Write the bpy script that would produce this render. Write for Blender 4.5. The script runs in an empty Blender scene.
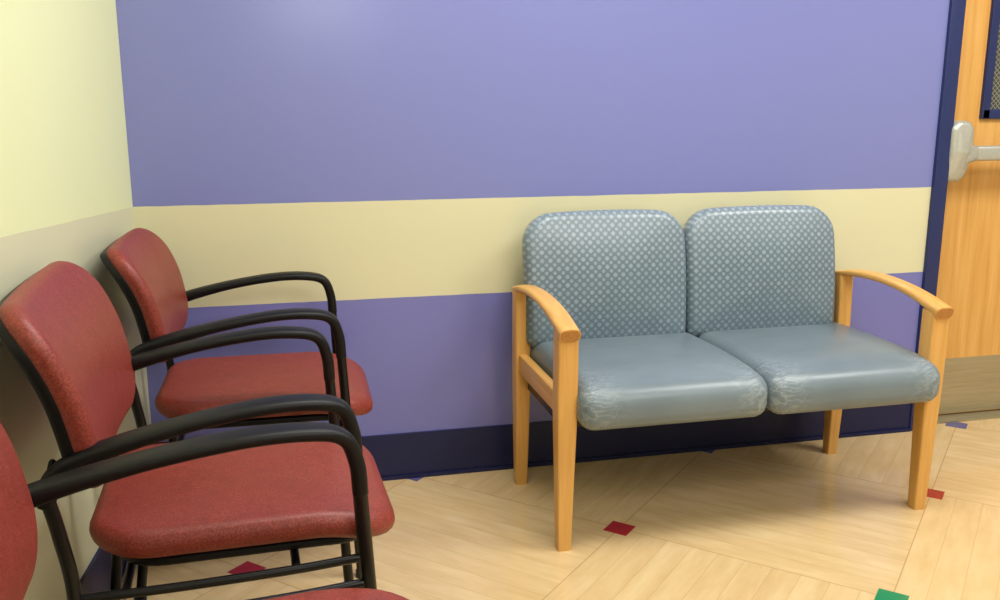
import bpy, math, random
from mathutils import Vector, Matrix
random.seed(3)
sc = bpy.context.scene
sc.view_settings.view_transform = 'Standard'
COL = sc.collection

def lin(c):
    r = []
    for v in c:
        v = v/255.0
        r.append(v/12.92 if v <= 0.04045 else ((v+0.055)/1.055)**2.4)
    return (r[0], r[1], r[2], 1.0)

# ---------------------------------------------------------------- node helper
class NT:
    def __init__(s, name):
        s.m = bpy.data.materials.new(name); s.m.use_nodes = True
        s.t = s.m.node_tree; s.n = s.t.nodes; s.l = s.t.links
        s.b = s.n.get('Principled BSDF')
    def node(s, typ, **kw):
        nd = s.n.new(typ)
        for k, v in kw.items(): setattr(nd, k, v)
        return nd
    def put(s, sock, v):
        if hasattr(v, 'is_output'): s.l.new(v, sock)
        else: sock.default_value = v
    def math(s, op, a, b=None, c=None):
        nd = s.node('ShaderNodeMath', operation=op)
        s.put(nd.inputs[0], a)
        if b is not None: s.put(nd.inputs[1], b)
        if c is not None: s.put(nd.inputs[2], c)
        return nd.outputs[0]
    def mix(s, f, a, b, bt='MIX'):
        nd = s.node('ShaderNodeMix', data_type='RGBA', blend_type=bt)
        s.put(nd.inputs[0], f); s.put(nd.inputs[6], a); s.put(nd.inputs[7], b)
        return nd.outputs[2]
    def objco(s):
        tc = s.node('ShaderNodeTexCoord'); return tc.outputs['Object']
    def sep(s, v):
        nd = s.node('ShaderNodeSeparateXYZ'); s.l.new(v, nd.inputs[0]); return nd.outputs
    def comb(s, x, y, z):
        nd = s.node('ShaderNodeCombineXYZ')
        s.put(nd.inputs[0], x); s.put(nd.inputs[1], y); s.put(nd.inputs[2], z); return nd.outputs[0]
    def noise(s, vec, scale, detail=3, rough=0.5):
        nd = s.node('ShaderNodeTexNoise'); nd.inputs['Scale'].default_value = scale
        nd.inputs['Detail'].default_value = detail; nd.inputs['Roughness'].default_value = rough
        if vec is not None: s.l.new(vec, nd.inputs['Vector'])
        return nd.outputs['Fac']
    def ramp(s, f, stops):
        nd = s.node('ShaderNodeValToRGB'); cr = nd.color_ramp
        while len(cr.elements) < len(stops): cr.elements.new(0.5)
        for e, (p, c) in zip(cr.elements, stops): e.position = p; e.color = c
        s.l.new(f, nd.inputs[0]); return nd.outputs[0]
    def bump(s, h, strength=0.1, dist=0.01):
        nd = s.node('ShaderNodeBump'); nd.inputs['Strength'].default_value = strength
        nd.inputs['Distance'].default_value = dist
        s.l.new(h, nd.inputs['Height']); s.l.new(nd.outputs[0], s.b.inputs['Normal'])
    def base(s, v): s.put(s.b.inputs['Base Color'], v)
    def rough(s, v): s.put(s.b.inputs['Roughness'], v)

def mat_plain(name, rgb, rough=0.5, metal=0.0, nscale=0, nstr=0.05, var=0.0, spec=None):
    t = NT(name); co = t.objco()
    c = lin(rgb)
    n = t.noise(co, nscale if nscale else 20, 3)
    d = tuple(x*(1-var) for x in c[:3])+(1,)
    e = tuple(min(1, x*(1+var)) for x in c[:3])+(1,)
    t.base(t.ramp(n, [(0.3, d), (0.7, e)]))
    t.rough(rough); t.b.inputs['Metallic'].default_value = metal
    if spec is not None: t.b.inputs['Specular IOR Level'].default_value = spec
    if nscale: t.bump(n, nstr, 0.002)
    return t.m

# ---------------------------------------------------------------- wall paint
PURPLE = (121, 127, 188); CREAM = (216, 212, 175); YEL = (231, 237, 187)
def mat_wall(name, bands, slope=0.0, rough=0.20):
    """bands: list of (z_upper, colour) from the floor up; slope tilts the edge along object X"""
    t = NT(name); co = t.objco(); xyz = t.sep(co)
    z = xyz[2]
    if slope: z = t.math('SUBTRACT', z, t.math('MULTIPLY', xyz[0], slope))
    wob = t.math('MULTIPLY', t.math('SUBTRACT', t.noise(co, 9, 2), 0.5), 0.004)
    z = t.math('ADD', z, wob)
    col = lin(bands[0][1])
    for i in range(1, len(bands)):
        f = t.math('GREATER_THAN', z, bands[i-1][0])
        col = t.mix(f, col, lin(bands[i][1]))
    n2 = t.noise(co, 1.5, 3)
    col = t.mix(t.math('MULTIPLY', n2, 0.06), col, (0.35, 0.35, 0.33, 1))
    t.base(col)
    t.rough(rough)
    n = t.noise(co, 260, 2)
    t.bump(t.math('ADD', n, t.math('MULTIPLY', t.noise(co, 14, 2), 2.0)), 0.10, 0.001)
    return t.m

# ---------------------------------------------------------------- floor
def mat_floor():
    t = NT('floor_vinyl_plank'); co = t.objco(); x, y, z = t.sep(co)
    x0, y0, half = 1.313, -0.51, 0.517
    S = half*math.sqrt(2)
    dx = t.math('SUBTRACT', x, x0); dy = t.math('SUBTRACT', y, y0)
    k = 1/math.sqrt(2)/S
    U = t.math('MULTIPLY', t.math('ADD', dx, dy), k)
    V = t.math('MULTIPLY', t.math('SUBTRACT', dy, dx), k)
    fu = t.math('FLOOR', U); fv = t.math('FLOOR', V)
    par = t.math('FLOORED_MODULO', t.math('ADD', fu, fv), 2.0)   # 0 / 1
    def sel(a, b):
        return t.math('ADD', t.math('MULTIPLY', a, t.math('SUBTRACT', 1.0, par)), t.math('MULTIPLY', b, par))
    al = sel(U, V); ac = sel(V, U)
    NP = 10.0
    acn = t.math('MULTIPLY', ac, NP)
    pi = t.math('FLOOR', acn)
    pf = t.math('FRACT', acn)
    cell = t.comb(t.math('ADD', t.math('MULTIPLY', fu, 7.3), t.math('MULTIPLY', fv, 3.1)), pi, par)
    wn = t.node('ShaderNodeTexWhiteNoise'); t.l.new(cell, wn.inputs[0]); rnd = wn.outputs['Value']
    gv = t.comb(t.math('ADD', t.math('MULTIPLY', al, 2.6), t.math('MULTIPLY', rnd, 31.0)), t.math('MULTIPLY', ac, 11.0), rnd)
    g = t.noise(gv, 1.6, 4, 0.55)
    gv2 = t.comb(t.math('MULTIPLY', al, 5.0), t.math('MULTIPLY', ac, 110.0), rnd)
    g2 = t.noise(gv2, 1.0, 3, 0.6)
    wood = t.ramp(g, [(0.25, lin((208, 177, 126))), (0.5, lin((219, 190, 141))), (0.75, lin((228, 203, 156)))])
    wood = t.mix(t.math('MULTIPLY', rnd, 0.20), wood, lin((204, 168, 117)))
    wood = t.mix(t.math('MULTIPLY', g2, 0.09), wood, lin((188, 150, 98)))
    e1 = t.math('LESS_THAN', t.math('MINIMUM', pf, t.math('SUBTRACT', 1.0, pf)), 0.018)
    fU = t.math('FRACT', U); fV = t.math('FRACT', V)
    mU = t.math('MINIMUM', fU, t.math('SUBTRACT', 1.0, fU)); mV = t.math('MINIMUM', fV, t.math('SUBTRACT', 1.0, fV))
    e2 = t.math('LESS_THAN', t.math('MINIMUM', mU, mV), 0.0024)
    col = t.mix(t.math('MULTIPLY', e1, 0.28), wood, lin((166, 128, 84)))
    col = t.mix(t.math('MULTIPLY', e2, 0.42), col, lin((150, 112, 70)))
    dia = t.math('LESS_THAN', t.math('MAXIMUM', mU, mV), 0.049)
    row = t.math('ROUND', t.math('DIVIDE', dy, half))
    r3 = t.math('FLOORED_MODULO', row, 4.0)
    isgreen = t.math('COMPARE', r3, 3.0, 0.1)
    ispur = t.math('COMPARE', r3, 1.0, 0.1)
    dn = t.noise(co, 120, 2)
    dc = t.mix(isgreen, lin((176, 36, 44)), lin((30, 145, 95)))
    dc = t.mix(ispur, dc, lin((98, 96, 150)))
    dc = t.mix(t.math('MULTIPLY', dn, 0.3), dc, (0.1, 0.05, 0.05, 1))
    col = t.mix(dia, col, dc)
    t.base(col)
    t.rough(t.math('ADD', 0.05, t.math('MULTIPLY', g, 0.16)))
    t.bump(t.math('SUBTRACT', g2, t.math('MULTIPLY', e1, 1.0)), 0.04, 0.001)
    return t.m

def mat_wood(name, c1, c2, c3, axis='Z', sc_=1.0, rough=0.35):
    t = NT(name); co = t.objco(); x, y, z = t.sep(co)
    f, s_ = 60*sc_, 3*sc_
    if axis == 'Z': v = t.comb(t.math('MULTIPLY', x, f), t.math('MULTIPLY', y, f), t.math('MULTIPLY', z, s_))
    elif axis == 'Y': v = t.comb(t.math('MULTIPLY', x, f), t.math('MULTIPLY', y, s_), t.math('MULTIPLY', z, f))
    else: v = t.comb(t.math('MULTIPLY', x, s_), t.math('MULTIPLY', y, f), t.math('MULTIPLY', z, f))
    n = t.noise(v, 1.0, 4, 0.6)
    t.base(t.ramp(n, [(0.25, lin(c1)), (0.5, lin(c2)), (0.78, lin(c3))]))
    t.rough(rough); t.bump(n, 0.05, 0.001)
    return t.m

def mat_red():
    t = NT('red_upholstery'); co = t.objco()
    n = t.noise(co, 300, 3, 0.7); n2 = t.noise(co, 40, 5, 0.7)
    c = t.ramp(n, [(0.34, lin((108, 34, 25))), (0.5, lin((136, 51, 39))), (0.68, lin((160, 76, 60)))])
    c = t.mix(t.ramp(n2, [(0.42, (0, 0, 0, 1)), (0.62, (0.4, 0.4, 0.4, 1))]), c, lin((110, 38, 29)))
    t.base(c); t.rough(0.47); t.bump(n, 0.12, 0.001)
    return t.m

def mat_vinyl():
    t = NT('blue_grey_vinyl'); co = t.objco()
    x, y, z = t.sep(co)
    n = t.noise(co, 220, 2); n2 = t.noise(co, 4.5, 4, 0.55)
    n3 = t.noise(t.comb(t.math('MULTIPLY', x, 5), t.math('MULTIPLY', y, 50), t.math('MULTIPLY', z, 30)), 1.0, 3)
    def cl(v): return t.math('MINIMUM', 1.0, t.math('MAXIMUM', 0.0, v))
    wv = t.math('MULTIPLY', t.math('SUBTRACT', t.noise(co, 9, 2), 0.5), 0.12)
    n4 = t.noise(t.comb(t.math('MULTIPLY', x, 9), t.math('MULTIPLY', t.math('ADD', y, wv), 48), t.math('MULTIPLY', t.math('ADD', z, wv), 48)), 1.0, 4, 0.6)
    near = cl(t.math('MULTIPLY', t.math('SUBTRACT', -0.04, y), 6.0))
    sidew = cl(t.math('MULTIPLY', t.math('SUBTRACT', t.math('ABSOLUTE', x), 0.13), 9.0))
    m = t.math('MULTIPLY', near, sidew)
    ridge = t.math('ABSOLUTE', t.math('SUBTRACT', n4, 0.5))
    c = t.ramp(n2, [(0.3, lin((100, 114, 123))), (0.7, lin((112, 126, 134)))])
    c = t.mix(t.math('MULTIPLY', n3, 0.15), c, lin((144, 156, 161)))
    crease = t.math('MULTIPLY', m, cl(t.math('MULTIPLY', t.math('SUBTRACT', 0.045, ridge), 12.0)))  # paler streaks along the creases, front and sides of the cushion
    c = t.mix(crease, c, lin((166, 175, 177)))
    t.base(c); t.rough(t.math('ADD', 0.27, t.math('MULTIPLY', n2, 0.10)))
    w = t.math('ADD', t.math('MULTIPLY', n2, 1.7), t.math('ADD', t.math('MULTIPLY', n3, 1.0), t.math('MULTIPLY', n, 0.2)))
    w = t.math('ADD', w, t.math('MULTIPLY', m, t.math('MULTIPLY', ridge, 12.0)))
    t.bump(w, 0.14, 0.004)
    return t.m

def mat_pattern():
    t = NT('dotted_blue_fabric'); co = t.objco(); x, y, z = t.sep(co)
    s_ = 1/0.0255
    X = t.math('MULTIPLY', x, s_); Y = t.math('MULTIPLY', y, s_)
    def dots(ox, oy, r):
        a = t.math('SUBTRACT', t.math('FRACT', t.math('ADD', X, ox)), 0.5)
        b = t.math('SUBTRACT', t.math('FRACT', t.math('ADD', Y, oy)), 0.5)
        a = t.math('ABSOLUTE', a); b = t.math('ABSOLUTE', b)
        d = t.math('ADD', t.math('MAXIMUM', a, b), t.math('MULTIPLY', t.math('MINIMUM', a, b), 0.45))
        q = t.math('MULTIPLY', t.math('SUBTRACT', r, d), 7.0)
        return t.math('MINIMUM', 1.0, t.math('MAXIMUM', 0.0, q))
    d1 = dots(0, 0, 0.35); d2 = dots(0.5, 0.5, 0.29)
    cell = t.comb(t.math('FLOOR', X), t.math('FLOOR', Y), 0.0)
    wn = t.node('ShaderNodeTexWhiteNoise'); t.l.new(cell, wn.inputs[0])
    f = t.math('MAXIMUM', d1, d2)
    up = t.math('MULTIPLY', t.math('ADD', y, 0.2), 0.65)  # dots strengthen towards the top, sheen painted into the colour
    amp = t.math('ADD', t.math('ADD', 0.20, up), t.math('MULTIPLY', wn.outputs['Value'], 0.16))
    f = t.math('MULTIPLY', f, amp)
    n = t.noise(co, 6, 2)
    basec = t.ramp(n, [(0.3, lin((93, 111, 123))), (0.7, lin((100, 118, 130)))])
    basec = t.mix(t.math('MAXIMUM', 0.0, t.math('MULTIPLY', y, 1.2)), basec, lin((156, 169, 179)))  # upper half of the base paler too, painted sheen
    c = t.mix(f, basec, lin((176, 189, 198)))
    front = t.math('GREATER_THAN', z, 0.028)
    c = t.mix(front, lin((90, 107, 119)), c)
    t.base(c); t.rough(0.32)
    t.bump(t.noise(co, 300, 2), 0.12, 0.001)
    return t.m

M = {}
M['red'] = mat_red()
M['black'] = mat_plain('black_plastic', (10, 10, 12), 0.45, 0, 90, 0.05, 0.1, 0.28)
M['steel_black'] = mat_plain('black_powder_coated_steel', (10, 10, 11), 0.32, 0, 60, 0.03, 0.1, 0.35)
M['rubber'] = mat_plain('rubber_glide', (30, 30, 30), 0.7, 0, 60, 0.03, 0.1)
M['maple'] = mat_wood('maple_vertical', (203, 149, 76), (216, 164, 88), (227, 179, 104), 'Z')
M['maple_y'] = mat_wood('maple_lengthwise', (203, 149, 76), (216, 164, 88), (227, 179, 104), 'Y')
M['endgrain'] = mat_plain('maple_end_grain', (184, 128, 62), 0.45, 0, 160, 0.1, 0.15)
M['vinyl'] = mat_vinyl()
M['pattern'] = mat_pattern()
M['door'] = mat_wood('oak_door_veneer', (206, 150, 76), (220, 167, 90), (230, 182, 110), 'Z', 0.8, 0.4)
M['navy'] = mat_plain('navy_paint', (32, 44, 94), 0.4, 0, 60, 0.04, 0.06)
M['base'] = mat_plain('navy_rubber_base', (20, 27, 70), 0.38, 0, 60, 0.04, 0.08, 0.4)
M['steel'] = mat_plain('satin_steel', (190, 192, 184), 0.36, 0.45, 80, 0.02, 0.05)
M['brass'] = mat_wood('kick_plate_metal', (172, 163, 136), (182, 173, 146), (192, 184, 158), 'X', 2.0, 0.32)
M['brass'].node_tree.nodes['Principled BSDF'].inputs['Metallic'].default_value = 0.65
M['ceil'] = mat_plain('ceiling_paint', (232, 232, 228), 0.8, 0, 120, 0.1, 0.02)

# ---------------------------------------------------------------- mesh helpers
def mesh_obj(name, verts, faces, mat, smooth=True, loc=(0, 0, 0), parent=None, rot=None):
    me = bpy.data.meshes.new(name); me.from_pydata([tuple(v) for v in verts], [], faces)
    me.materials.append(mat)
    import bmesh
    bm = bmesh.new(); bm.from_mesh(me); bmesh.ops.recalc_face_normals(bm, faces=bm.faces); bm.to_mesh(me); bm.free()
    if smooth:
        for p in me.polygons: p.use_smooth = True
        try: me.set_sharp_from_angle(angle=math.radians(42))
        except Exception: pass
    ob = bpy.data.objects.new(name, me); COL.objects.link(ob)
    ob.location = loc
    if rot: ob.rotation_euler = rot
    if parent: ob.parent = parent
    return ob

def boxes(name, lst, mat, parent=None, loc=(0, 0, 0), bevel=0.0):
    vs = []; fs = []
    for (x0, x1, y0, y1, z0, z1) in lst:
        b = len(vs)
        vs += [(x0, y0, z0), (x1, y0, z0), (x1, y1, z0), (x0, y1, z0), (x0, y0, z1), (x1, y0, z1), (x1, y1, z1), (x0, y1, z1)]
        fs += [[b+i for i in f] for f in ((0, 3, 2, 1), (4, 5, 6, 7), (0, 1, 5, 4), (1, 2, 6, 5), (2, 3, 7, 6), (3, 0, 4, 7))]
    ob = mesh_obj(name, vs, fs, mat, False, loc, parent)
    if bevel:
        m = ob.modifiers.new('bevel', 'BEVEL'); m.width = bevel; m.segments = 3
        for p in ob.data.polygons: p.use_smooth = True
    return ob

def catmull(pts, n=8):
    P = [Vector(p) for p in pts]; out = []
    for i in range(len(P)-1):
        p0 = P[i-1] if i else P[0]*2-P[1]
        p1, p2 = P[i], P[i+1]
        p3 = P[i+2] if i+2 < len(P) else P[-1]*2-P[-2]
        for k in range(n):
            u = k/n
            out.append(0.5*((2*p1)+(-p0+p2)*u+(2*p0-5*p1+4*p2-p3)*u*u+(-p0+3*p1-3*p2+p3)*u**3))
    out.append(P[-1]); return out

def sweep(name, pts, radii, mat, parent=None, side=(0, 1, 0), exp=2.0, n=8, seg=20, loc=(0, 0, 0), roundcap=True):
    path = catmull(pts, n)
    R = catmull([(r[0], r[1], 0) for r in radii], n)
    side = Vector(side).normalized(); vs = []; fs = []
    N = len(path)
    rings = []
    for i, p in enumerate(path):
        t = (path[min(i+1, N-1)]-path[max(i-1, 0)]).normalized()
        s_ = (side-t*side.dot(t)).normalized(); o = t.cross(s_)
        rings.append((p, t, s_, o, R[i][0], R[i][1]))
    full = []
    if roundcap:
        p, t, s_, o, a, b = rings[0]; m = min(a, b)*0.5
        for q in (0.25, 0.7): full.append((p-t*m*math.sqrt(1-q*q)*0.9, t, s_, o, a-m*(1-q), b-m*(1-q)))
    full += rings
    if roundcap:
        p, t, s_, o, a, b = rings[-1]; m = min(a, b)*0.5
        for q in (0.7, 0.25): full.append((p+t*m*math.sqrt(1-q*q)*0.9, t, s_, o, a-m*(1-q), b-m*(1-q)))
    for (p, t, s_, o, a, b) in full:
        for k in range(seg):
            th = 2*math.pi*(k+0.5)/seg
            c, d = math.cos(th), math.sin(th)
            cc = math.copysign(abs(c)**(2/exp), c); dd = math.copysign(abs(d)**(2/exp), d)
            vs.append(p+s_*a*cc+o*b*dd)
    for i in range(len(full)-1):
        for k in range(seg):
            k2 = (k+1) % seg
            fs.append([i*seg+k, i*seg+k2, (i+1)*seg+k2, (i+1)*seg+k])
    fs.append(list(range(seg))[::-1]); fs.append([(len(full)-1)*seg+k for k in range(seg)])
    return mesh_obj(name, vs, fs, mat, True, loc, parent)

def pad(name, w, d, h, R, r, mat, parent=None, loc=(0, 0, 0), rot=None, crown=0.01, crown_b=0.0, deform=None, nside=14, ncorner=8, rings=10):
    Rs = R if isinstance(R, (list, tuple)) else [R]*4   # corners: ++ , -+ , -- , +-
    pts = []
    cs = [(w/2, d/2, 0), (-w/2, d/2, 90), (-w/2, -d/2, 180), (w/2, -d/2, 270)]
    for i, (cx, cy, a0) in enumerate(cs):
        rr = Rs[i]; c = (cx-math.copysign(rr, cx), cy-math.copysign(rr, cy))
        for k in range(ncorner+1):
            a = math.radians(a0+90*k/ncorner); pts.append((c, rr, (math.cos(a), math.sin(a))))
        j = (i+1) % 4; nx, ny, na = cs[j]; r2 = Rs[j]; c2 = (nx-math.copysign(r2, nx), ny-math.copysign(r2, ny))
        a = math.radians(a0+90); nrm = (math.cos(a), math.sin(a))
        for k in range(1, nside):
            u = k/nside
            pts.append(((c[0]*(1-u)+c2[0]*u, c[1]*(1-u)+c2[1]*u), rr*(1-u)+r2*u, nrm))
    n = len(pts); V = []; F = []; ringsL = []
    def ring(inset, s_, z):
        L = []
        for (c, rr, nm) in pts:
            x = (c[0]+nm[0]*(rr-inset))*s_; y = (c[1]+nm[1]*(rr-inset))*s_
            L.append(len(V)); V.append([x, y, z])
        ringsL.append(L)
    r1 = min(r, h/2)
    def crownf(s_): return 1-s_**2.2
    for k in range(1, rings):
        s_ = k/rings; ring(r1, s_, -crown_b*crownf(s_))
    for k in range(0, 7):
        a = math.pi/2*k/6; ring(r1*(1-math.sin(a)), 1, r1*(1-math.cos(a)))
    for k in range(0, 7):
        a = math.pi/2*k/6; ring(r1*(1-math.cos(a)), 1, h-r1*(1-math.sin(a)))
    for k in range(rings-1, 0, -1):
        s_ = k/rings; ring(r1, s_, h+crown*crownf(s_))
    for a, b in zip(ringsL[:-1], ringsL[1:]):
        for k in range(n):
            k2 = (k+1) % n; F.append([a[k], a[k2], b[k2], b[k]])
    V.append([0, 0, -crown_b]); cb = len(V)-1; V.append([0, 0, h+crown]); ct = len(V)-1
    for k in range(n):
        k2 = (k+1) % n
        F.append([cb, ringsL[0][k2], ringsL[0][k]]); F.append([ct, ringsL[-1][k], ringsL[-1][k2]])
    if deform: V = [deform(*v) for v in V]
    ob = mesh_obj(name, V, F, mat, True, loc, parent, rot)
    import bmesh
    bm = bmesh.new(); bm.from_mesh(ob.data); bmesh.ops.remove_doubles(bm, verts=bm.verts, dist=1e-5)
    bmesh.ops.recalc_face_normals(bm, faces=bm.faces)
    bm.to_mesh(ob.data); bm.free()
    for p in ob.data.polygons: p.use_smooth = True
    return ob

def empty(name, loc, label, category, rotz=0, group=None):
    e = bpy.data.objects.new(name, None); COL.objects.link(e); e.location = loc
    e.rotation_euler = (0, 0, rotz); e.empty_display_size = 0.1
    e['label'] = label; e['category'] = category
    if group: e['group'] = group
    return e
def structure(o, label=None):
    o['kind'] = 'structure'
    if label: o['label'] = label
    return o

# ---------------------------------------------------------------- ROOM
H = 2.6; FX = 2.645; FXR = 3.72; DTOP = 2.12
ALPHA = math.radians(5)
mw = mat_wall('back_wall_paint', [(0.600, (115, 117, 184)), (0.903, CREAM), (9, PURPLE)])
structure(boxes('wall_back', [(-0.7, FX, 0, 0.16, 0, H), (FXR, 5.2, 0, 0.16, 0, H), (FX, FXR, 0, 0.16, DTOP, H)], mw), 'purple wall with a cream painted band')
ml = mat_wall('side_wall_paint', [(0.903, (214, 213, 180)), (9, YEL)], slope=0.055, rough=0.5)
wl = structure(boxes('wall_left', [(0, 5.2, -0.12, 0, 0, H)], ml), 'pale yellow wall with a beige lower area')
ang = math.atan2(-math.cos(ALPHA), -math.sin(ALPHA))
wl.rotation_euler = (0, 0, ang)
structure(boxes('floor', [(-1.2, 5.2, -5.0, 0.6, -0.05, 0)], mat_floor()), 'maple plank vinyl floor with coloured diamond inlays')
structure(boxes('ceiling', [(-1.2, 5.2, -5.0, 0.2, H, H+0.05)], M['ceil']))
mplain = mat_wall('plain_wall_paint', [(9, (216, 216, 198))])
structure(boxes('wall_right', [(5.2, 5.3, -5.0, 0.2, 0, H)], mplain))
structure(boxes('wall_front', [(-1.2, 5.3, -5.1, -5.0, 0, H)], mplain))
structure(boxes('wall_hallway', [(2.4, 3.95, 0.6, 0.62, 0, H)], mplain))
structure(boxes('baseboard_back', [(0.004, FX, -0.008, 0, 0, 0.152), (0.004, FX, -0.016, 0, 0, 0.012)], M['base']), 'dark navy rubber baseboard')
bl = structure(boxes('baseboard_left', [(0.01, 5.0, 0, 0.008, 0, 0.152), (0.01, 5.0, 0, 0.016, 0, 0.012)], M['base']), 'dark navy rubber baseboard')
bl.rotation_euler = (0, 0, ang)
structure(boxes('baseboard_right', [(FXR, 5.2, -0.008, 0, 0, 0.152)], M['base']))

# door frame
structure(boxes('trim_1', [(FX, FX+0.055, -0.015, 0.145, 0, DTOP), (FXR-0.055, FXR, -0.015, 0.145, 0, DTOP), (FX, FXR, -0.015, 0.145, DTOP-0.055, DTOP+0.0)], M['navy'], bevel=0.003), 'navy painted steel door frame')
DX0, DX1 = FX+0.058, FXR-0.058; DY = 0.10
LX0, LX1, LZ0, LZ1 = 2.900, 3.16, 1.14, 1.95
dr = structure(boxes('door_1', [(DX0, LX0, DY, DY+0.044, 0.01, DTOP-0.058), (LX1, DX1, DY, DY+0.044, 0.01, DTOP-0.058),
                      (LX0, LX1, DY, DY+0.044, 0.01, LZ0), (LX0, LX1, DY, DY+0.044, LZ1, DTOP-0.058)], M['door']), 'oak veneer door with a panic bar')
fw = 0.03
boxes('window_frame', [(LX0-0.004, LX0+fw, DY-0.014, DY+0.05, LZ0-0.004, LZ1+0.004), (LX1-fw, LX1+0.004, DY-0.014, DY+0.05, LZ0-0.004, LZ1+0.004),
                        (LX0, LX1, DY-0.014, DY+0.05, LZ0-0.004, LZ0+fw), (LX0, LX1, DY-0.014, DY+0.05, LZ1-fw, LZ1+0.004)], M['navy'], dr, bevel=0.003)
tg = NT('wired_glass'); co = tg.objco(); gx, gy, gz = tg.sep(co)
a = tg.math('FRACT', tg.math('MULTIPLY', tg.math('ADD', gx, gz), 55)); b = tg.math('FRACT', tg.math('MULTIPLY', tg.math('SUBTRACT', gx, gz), 55))
ww = tg.math('MAXIMUM', tg.math('LESS_THAN', a, 0.14), tg.math('LESS_THAN', b, 0.14))
tg.base(tg.mix(ww, lin((72, 74, 66)), lin((150, 150, 140)))); tg.rough(0.12)
boxes('window_pane', [(LX0+0.02, LX1-0.02, DY+0.015, DY+0.022, LZ0+0.02, LZ1-0.02)], tg.m, dr)
boxes('kick_plate', [(DX0+0.006, DX1-0.006, DY-0.003, DY, 0.014, 0.235)], M['brass'], dr)
bar = boxes('panic_bar', [(2.785, 3.60, -0.012, 0.034, 0.992, 1.044)], M['steel'], dr, bevel=0.010)
def latdef(x, y, z):
    k = 1-0.40*max(0, -y/0.107)**1.3-0.15*max(0, y/0.107)**2
    xx = x if x < 0 else x*k
    return [xx, y, z*(1-0.16*max(0, -y/0.107))]
lat = pad('latch_housing', 0.092, 0.215, 0.128, 0.036, 0.020, M['steel'], bar, loc=(2.738, 0.098, 1.025), rot=(math.radians(90), 0, 0), crown=0.008, deform=latdef)
sweep('bar_neck', [(2.755, 0.0, 1.018), (2.78, 0.004, 1.018), (2.81, 0.011, 1.018)], [(0.040, 0.030), (0.033, 0.028), (0.027, 0.024)], M['steel'], bar, side=(0, 0, 1), exp=4, seg=24)
boxes('bar_end_bracket', [(3.57, 3.61, -0.006, 0.10, 0.985, 1.052)], M['steel'], bar, bevel=0.004)
structure(boxes('trim_2', [(FX+0.055, FXR-0.055, 0.03, 0.145, 0, 0.006)], M['brass']), 'metal door threshold')

# ---------------------------------------------------------------- LOVESEAT
ls = empty('loveseat', (1.677, -0.355, 0), 'two-seat maple bench with grey-blue vinyl seats and dotted backs', 'loveseat')
XL = 0.558
for sx in (-1, 1):
    x = sx*XL
    sweep('front_leg', [(x, -0.232, 0.0), (x, -0.232, 0.2), (x, -0.232, 0.40), (x, -0.232, 0.612)], [(0.0185, 0.019), (0.023, 0.023), (0.028, 0.027), (0.0275, 0.028)], M['maple'], ls, side=(1, 0, 0), exp=9, seg=32, roundcap=False)
    sweep('rear_leg', [(x, 0.225, 0.0), (x, 0.222, 0.2), (x, 0.222, 0.40), (x, 0.226, 0.635)], [(0.018, 0.018), (0.022, 0.024), (0.024, 0.026), (0.024, 0.024)], M['maple'], ls, side=(1, 0, 0), exp=9, seg=32, roundcap=False)
    am = sweep('armrest', [(x, 0.252, 0.630), (x, 0.16, 0.649), (x, 0.04, 0.657), (x, -0.08, 0.651), (x, -0.18, 0.634), (x, -0.268, 0.609)],
          [(0.024, 0.011), (0.0255, 0.0115), (0.027, 0.012), (0.0275, 0.0125), (0.0285, 0.0145), (0.0285, 0.0190)], M['maple_y'], ls, side=(1, 0, 0), exp=2.8, seg=32, roundcap=False)
    ec = sweep('end_grain', [(x, -0.2675, 0.6091), (x, -0.2695, 0.6085)], [(0.0262, 0.0168), (0.0258, 0.0164)], M['endgrain'], am, side=(1, 0, 0), exp=2.8, seg=32, n=2, roundcap=False)
    ec['label'] = 'darker maple end grain'
    boxes('side_rail', [(x-0.014, x+0.014, -0.21, 0.205, 0.375, 0.435)], M['maple_y'], ls, bevel=0.004)
boxes('seat_frame', [(-0.535, 0.535, -0.20, -0.165, 0.335, 0.36), (-0.535, 0.535, 0.165, 0.20, 0.335, 0.36), (-0.015, 0.015, -0.2, 0.2, 0.335, 0.36),
                     (-0.544, -0.522, -0.20, 0.20, 0.32, 0.42), (0.522, 0.544, -0.20, 0.20, 0.32, 0.42)], M['steel_black'], ls, bevel=0.003)
def seatdef(x, y, z):
    t = (y+0.28)/0.56
    z2 = z + 0.009*math.sin(max(0, min(1, t))*math.pi)
    if y < -0.14:
        u = (-0.14-y)/0.13; z2 -= 0.017*u*u*(1 if z > 0.05 else 0.1)
    return [x, y, z2]
SW = 0.544
for sx in (-1, 1):
    pad('seat_cushion', SW, 0.540, 0.126, [0.035, 0.035, 0.046, 0.046], 0.043, M['vinyl'], ls, loc=(0.010+sx*(SW/2+0.0005), -0.040, 0.349), crown=0.009, crown_b=0.0, deform=seatdef)
def backdef(x, y, z):
    w = 0.522/2
    yy = y + (0.010*(1-(x/w)**2) if y > 0 else 0)
    xx = x*(1+0.008*math.cos(y/0.22*math.pi/2))
    return [xx, yy, z + 0.012*math.cos(y/0.21*math.pi/2)]
for sx in (-1, 1):
    pad('back_cushion', 0.526, 0.408, 0.075, [0.09, 0.09, 0.03, 0.03], 0.03, M['pattern'], ls, loc=(-0.020+sx*0.2655, 0.270, 0.650), rot=(math.radians(90-8), 0, 0), crown=0.014, deform=backdef)
boxes('back_rail', [(-0.534, 0.534, 0.212, 0.236, 0.37, 0.43)], M['steel_black'], ls, bevel=0.003)

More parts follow.
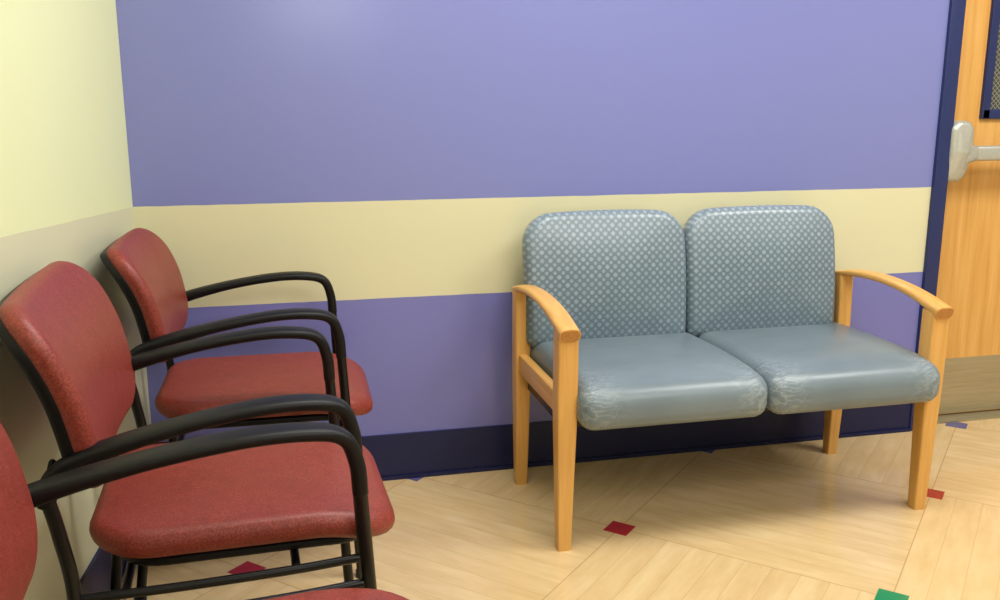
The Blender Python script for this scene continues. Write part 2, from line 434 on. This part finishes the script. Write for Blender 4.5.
# ---------------------------------------------------------------- RED ARMCHAIRS
def build_chair(loc, rotz, label, nm='armchair', kx=1.0, ky=1.0, ks=1.0, bx=0.0, Hh=0.33, bz=0.722, bw=0.50, br=0.075, rz=0.0):
    e = empty(nm, loc, label, 'chair', rotz, 'red waiting room armchairs')
    AY = 0.247*ky; RY = 0.268*ky
    for sy in (-1, 1):
        y = sy*AY; yr = sy*RY
        def yy(x): return yr+(y-yr)*max(0, min(1, x/0.5))
        def P(x, z): return (x*kx, yy(x), z)
        sweep('armrest', [P(0.018, 0.575), P(0.034, 0.618), P(0.09, 0.649), P(0.22, 0.682), P(0.35, 0.701), P(0.440, 0.701), P(0.488, 0.686), P(0.506, 0.642), P(0.510, 0.59)],
              [(0.015, 0.014), (0.019, 0.0165), (0.024, 0.015), (0.0275, 0.012), (0.028, 0.0115), (0.026, 0.0115), (0.020, 0.012), (0.015, 0.0125), (0.0125, 0.0125)], M['black'], e, seg=24, exp=2.8)
        sweep('front_leg', [P(0.509, 0.61), P(0.519, 0.42), P(0.530, 0.2), P(0.540, 0.012)], [(0.0115, 0.0115)]*4, M['steel_black'], e, seg=16)
        sweep('rear_leg', [P(0.019, 0.59), P(0.032, 0.52), P(0.045, 0.40), P(0.030, 0.2), P(0.005, 0.012)], [(0.0115, 0.0115)]*5, M['steel_black'], e, seg=16)
        sweep('side_rail', [P(0.044, 0.404+rz), P(0.2, 0.399+rz), P(0.4, 0.399+rz), P(0.518, 0.404+rz)], [(0.008, 0.008)]*4, M['steel_black'], e, seg=14)
        sweep('glide', [P(0.541, 0.0), P(0.5405, 0.018)], [(0.015, 0.015)]*2, M['rubber'], e, side=(0, 1, 0), seg=16, roundcap=False)
        sweep('glide', [P(0.004, 0.0), P(0.005, 0.018)], [(0.015, 0.015)]*2, M['rubber'], e, side=(0, 1, 0), seg=16, roundcap=False)
        sweep('back_bracket', [(0.022, yr, 0.575), (0.026+bx*0.5, yr*0.90, 0.590), (0.030+bx, yr*0.70, 0.612)], [(0.012, 0.011), (0.012, 0.010), (0.010, 0.007)], M['black'], e, seg=14)
    sweep('cross_bar', [(0.40*kx, -AY, 0.399+rz), (0.40*kx, 0, 0.399+rz*0.2), (0.40*kx, AY, 0.399+rz)], [(0.008, 0.008)]*3, M['steel_black'], e, side=(1, 0, 0), seg=14)
    sweep('cross_bar', [(0.12, -RY+0.005, 0.399+rz), (0.12, 0, 0.399+rz*0.2), (0.12, RY-0.005, 0.399+rz)], [(0.008, 0.008)]*3, M['steel_black'], e, side=(1, 0, 0), seg=14)
    def sd(x, y, z):
        f = max(0, (x-0.12)/0.145)
        z2 = z - 0.026*f*f
        z2 += 0.010*(y/0.23)**2*max(0, 1-f)
        r = max(0, (-0.14-x)/0.12); z2 += 0.010*r*r
        return [x, y, z2]
    pad('seat', 0.540*kx, 0.462*ks, 0.054, [0.10, 0.11, 0.11, 0.10], 0.027, M['red'], e, loc=(0.322*kx, 0, 0.424), crown=0.009, deform=sd)
    def sd2(x, y, z):
        f = max(0, (x-0.12)/0.145); return [x, y, z-0.020*f*f]
    pad('seat_pan', 0.46*kx, 0.40*ks, 0.018, 0.09, 0.008, M['black'], e, loc=(0.322*kx, 0, 0.408), crown=0, deform=sd2)
    def bd(x, y, z):
        u = x/(Hh/2); y0 = y/ky
        wy = 1+0.02*u - 0.025*u**2
        zz = z + 0.014*(y0/0.22)**2 - 0.034*max(0, u+0.1)**2 - 0.012*max(0, -u)**2
        return [x, y*wy, zz]
    ln = math.radians(13)
    ux = Vector((-math.sin(ln), 0, math.cos(ln))); uz = Vector((math.cos(ln), 0, math.sin(ln))); uy = uz.cross(ux)
    B = Matrix((ux, uy, uz)).transposed().to_4x4()
    b = pad('backrest', Hh, bw*ky, 0.042, [br, br, br+0.01, br+0.01], 0.020, M['red'], e, crown=0.010, deform=bd)
    b.matrix_basis = Matrix.Translation((0.037+bx, 0, bz)) @ B
    s = pad('back_shell', Hh-0.012, (bw-0.012)*ky, 0.026, [br, br, br+0.01, br+0.01], 0.009, M['black'], e, crown=0.0, deform=bd)
    s.matrix_basis = Matrix.Translation((0.023+bx, 0, bz-0.005)) @ B
    return e

lab = 'red upholstered armchair with black frame against the yellow wall'
build_chair((0.032, -0.355, 0), math.radians(-1), 'red upholstered armchair with black frame beside the wall corner', ks=0.97, Hh=0.298, bz=0.722, bw=0.49, br=0.068)
build_chair((-0.002, -1.055, 0), math.radians(2), lab, bx=-0.012, Hh=0.335, bz=0.728, bw=0.55, br=0.072)
build_chair((-0.02, -1.785, 0), math.radians(7), lab, kx=1.12, ky=1.18, ks=0.95, rz=0.028)

# ---------------------------------------------------------------- LIGHTS
def area(name, loc, size, power, rot=(0, 0, 0), col=(1, 0.995, 0.975)):
    L = bpy.data.lights.new(name, 'AREA'); L.shape = 'RECTANGLE'; L.size, L.size_y = size; L.energy = power; L.color = col
    o = bpy.data.objects.new(name, L); COL.objects.link(o); o.location = loc; o.rotation_euler = rot
    return o
area('ceiling_lamp', (1.1, -1.0, 2.58), (1.2, 0.6), 34)
area('ceiling_lamp', (2.9, -1.3, 2.58), (1.2, 0.6), 42)
area('ceiling_lamp', (1.8, -3.2, 2.58), (1.8, 1.2), 52)
area('wall_gloss_lamp', (0.80, -4.95, 2.0), (0.7, 0.25), 6, (math.radians(90), 0, 0), (0.95, 0.98, 1))  # unseen lamp added behind the camera for the gloss spot on the back wall
w = bpy.data.worlds.new('World'); sc.world = w; w.use_nodes = True
w.node_tree.nodes['Background'].inputs[0].default_value = (1, 1, 1, 1); w.node_tree.nodes['Background'].inputs[1].default_value = 0.3

# ---------------------------------------------------------------- CAMERA
cam = bpy.data.cameras.new('camera'); co = bpy.data.objects.new('camera', cam); COL.objects.link(co)
cam.sensor_width = 36; cam.lens = 921*36/1000
co.location = (0.408, -2.81, 1.2)
co.rotation_euler = (math.radians(90-12.2), 0, math.radians(-13.5))
cam.clip_start = 0.02
sc.camera = co
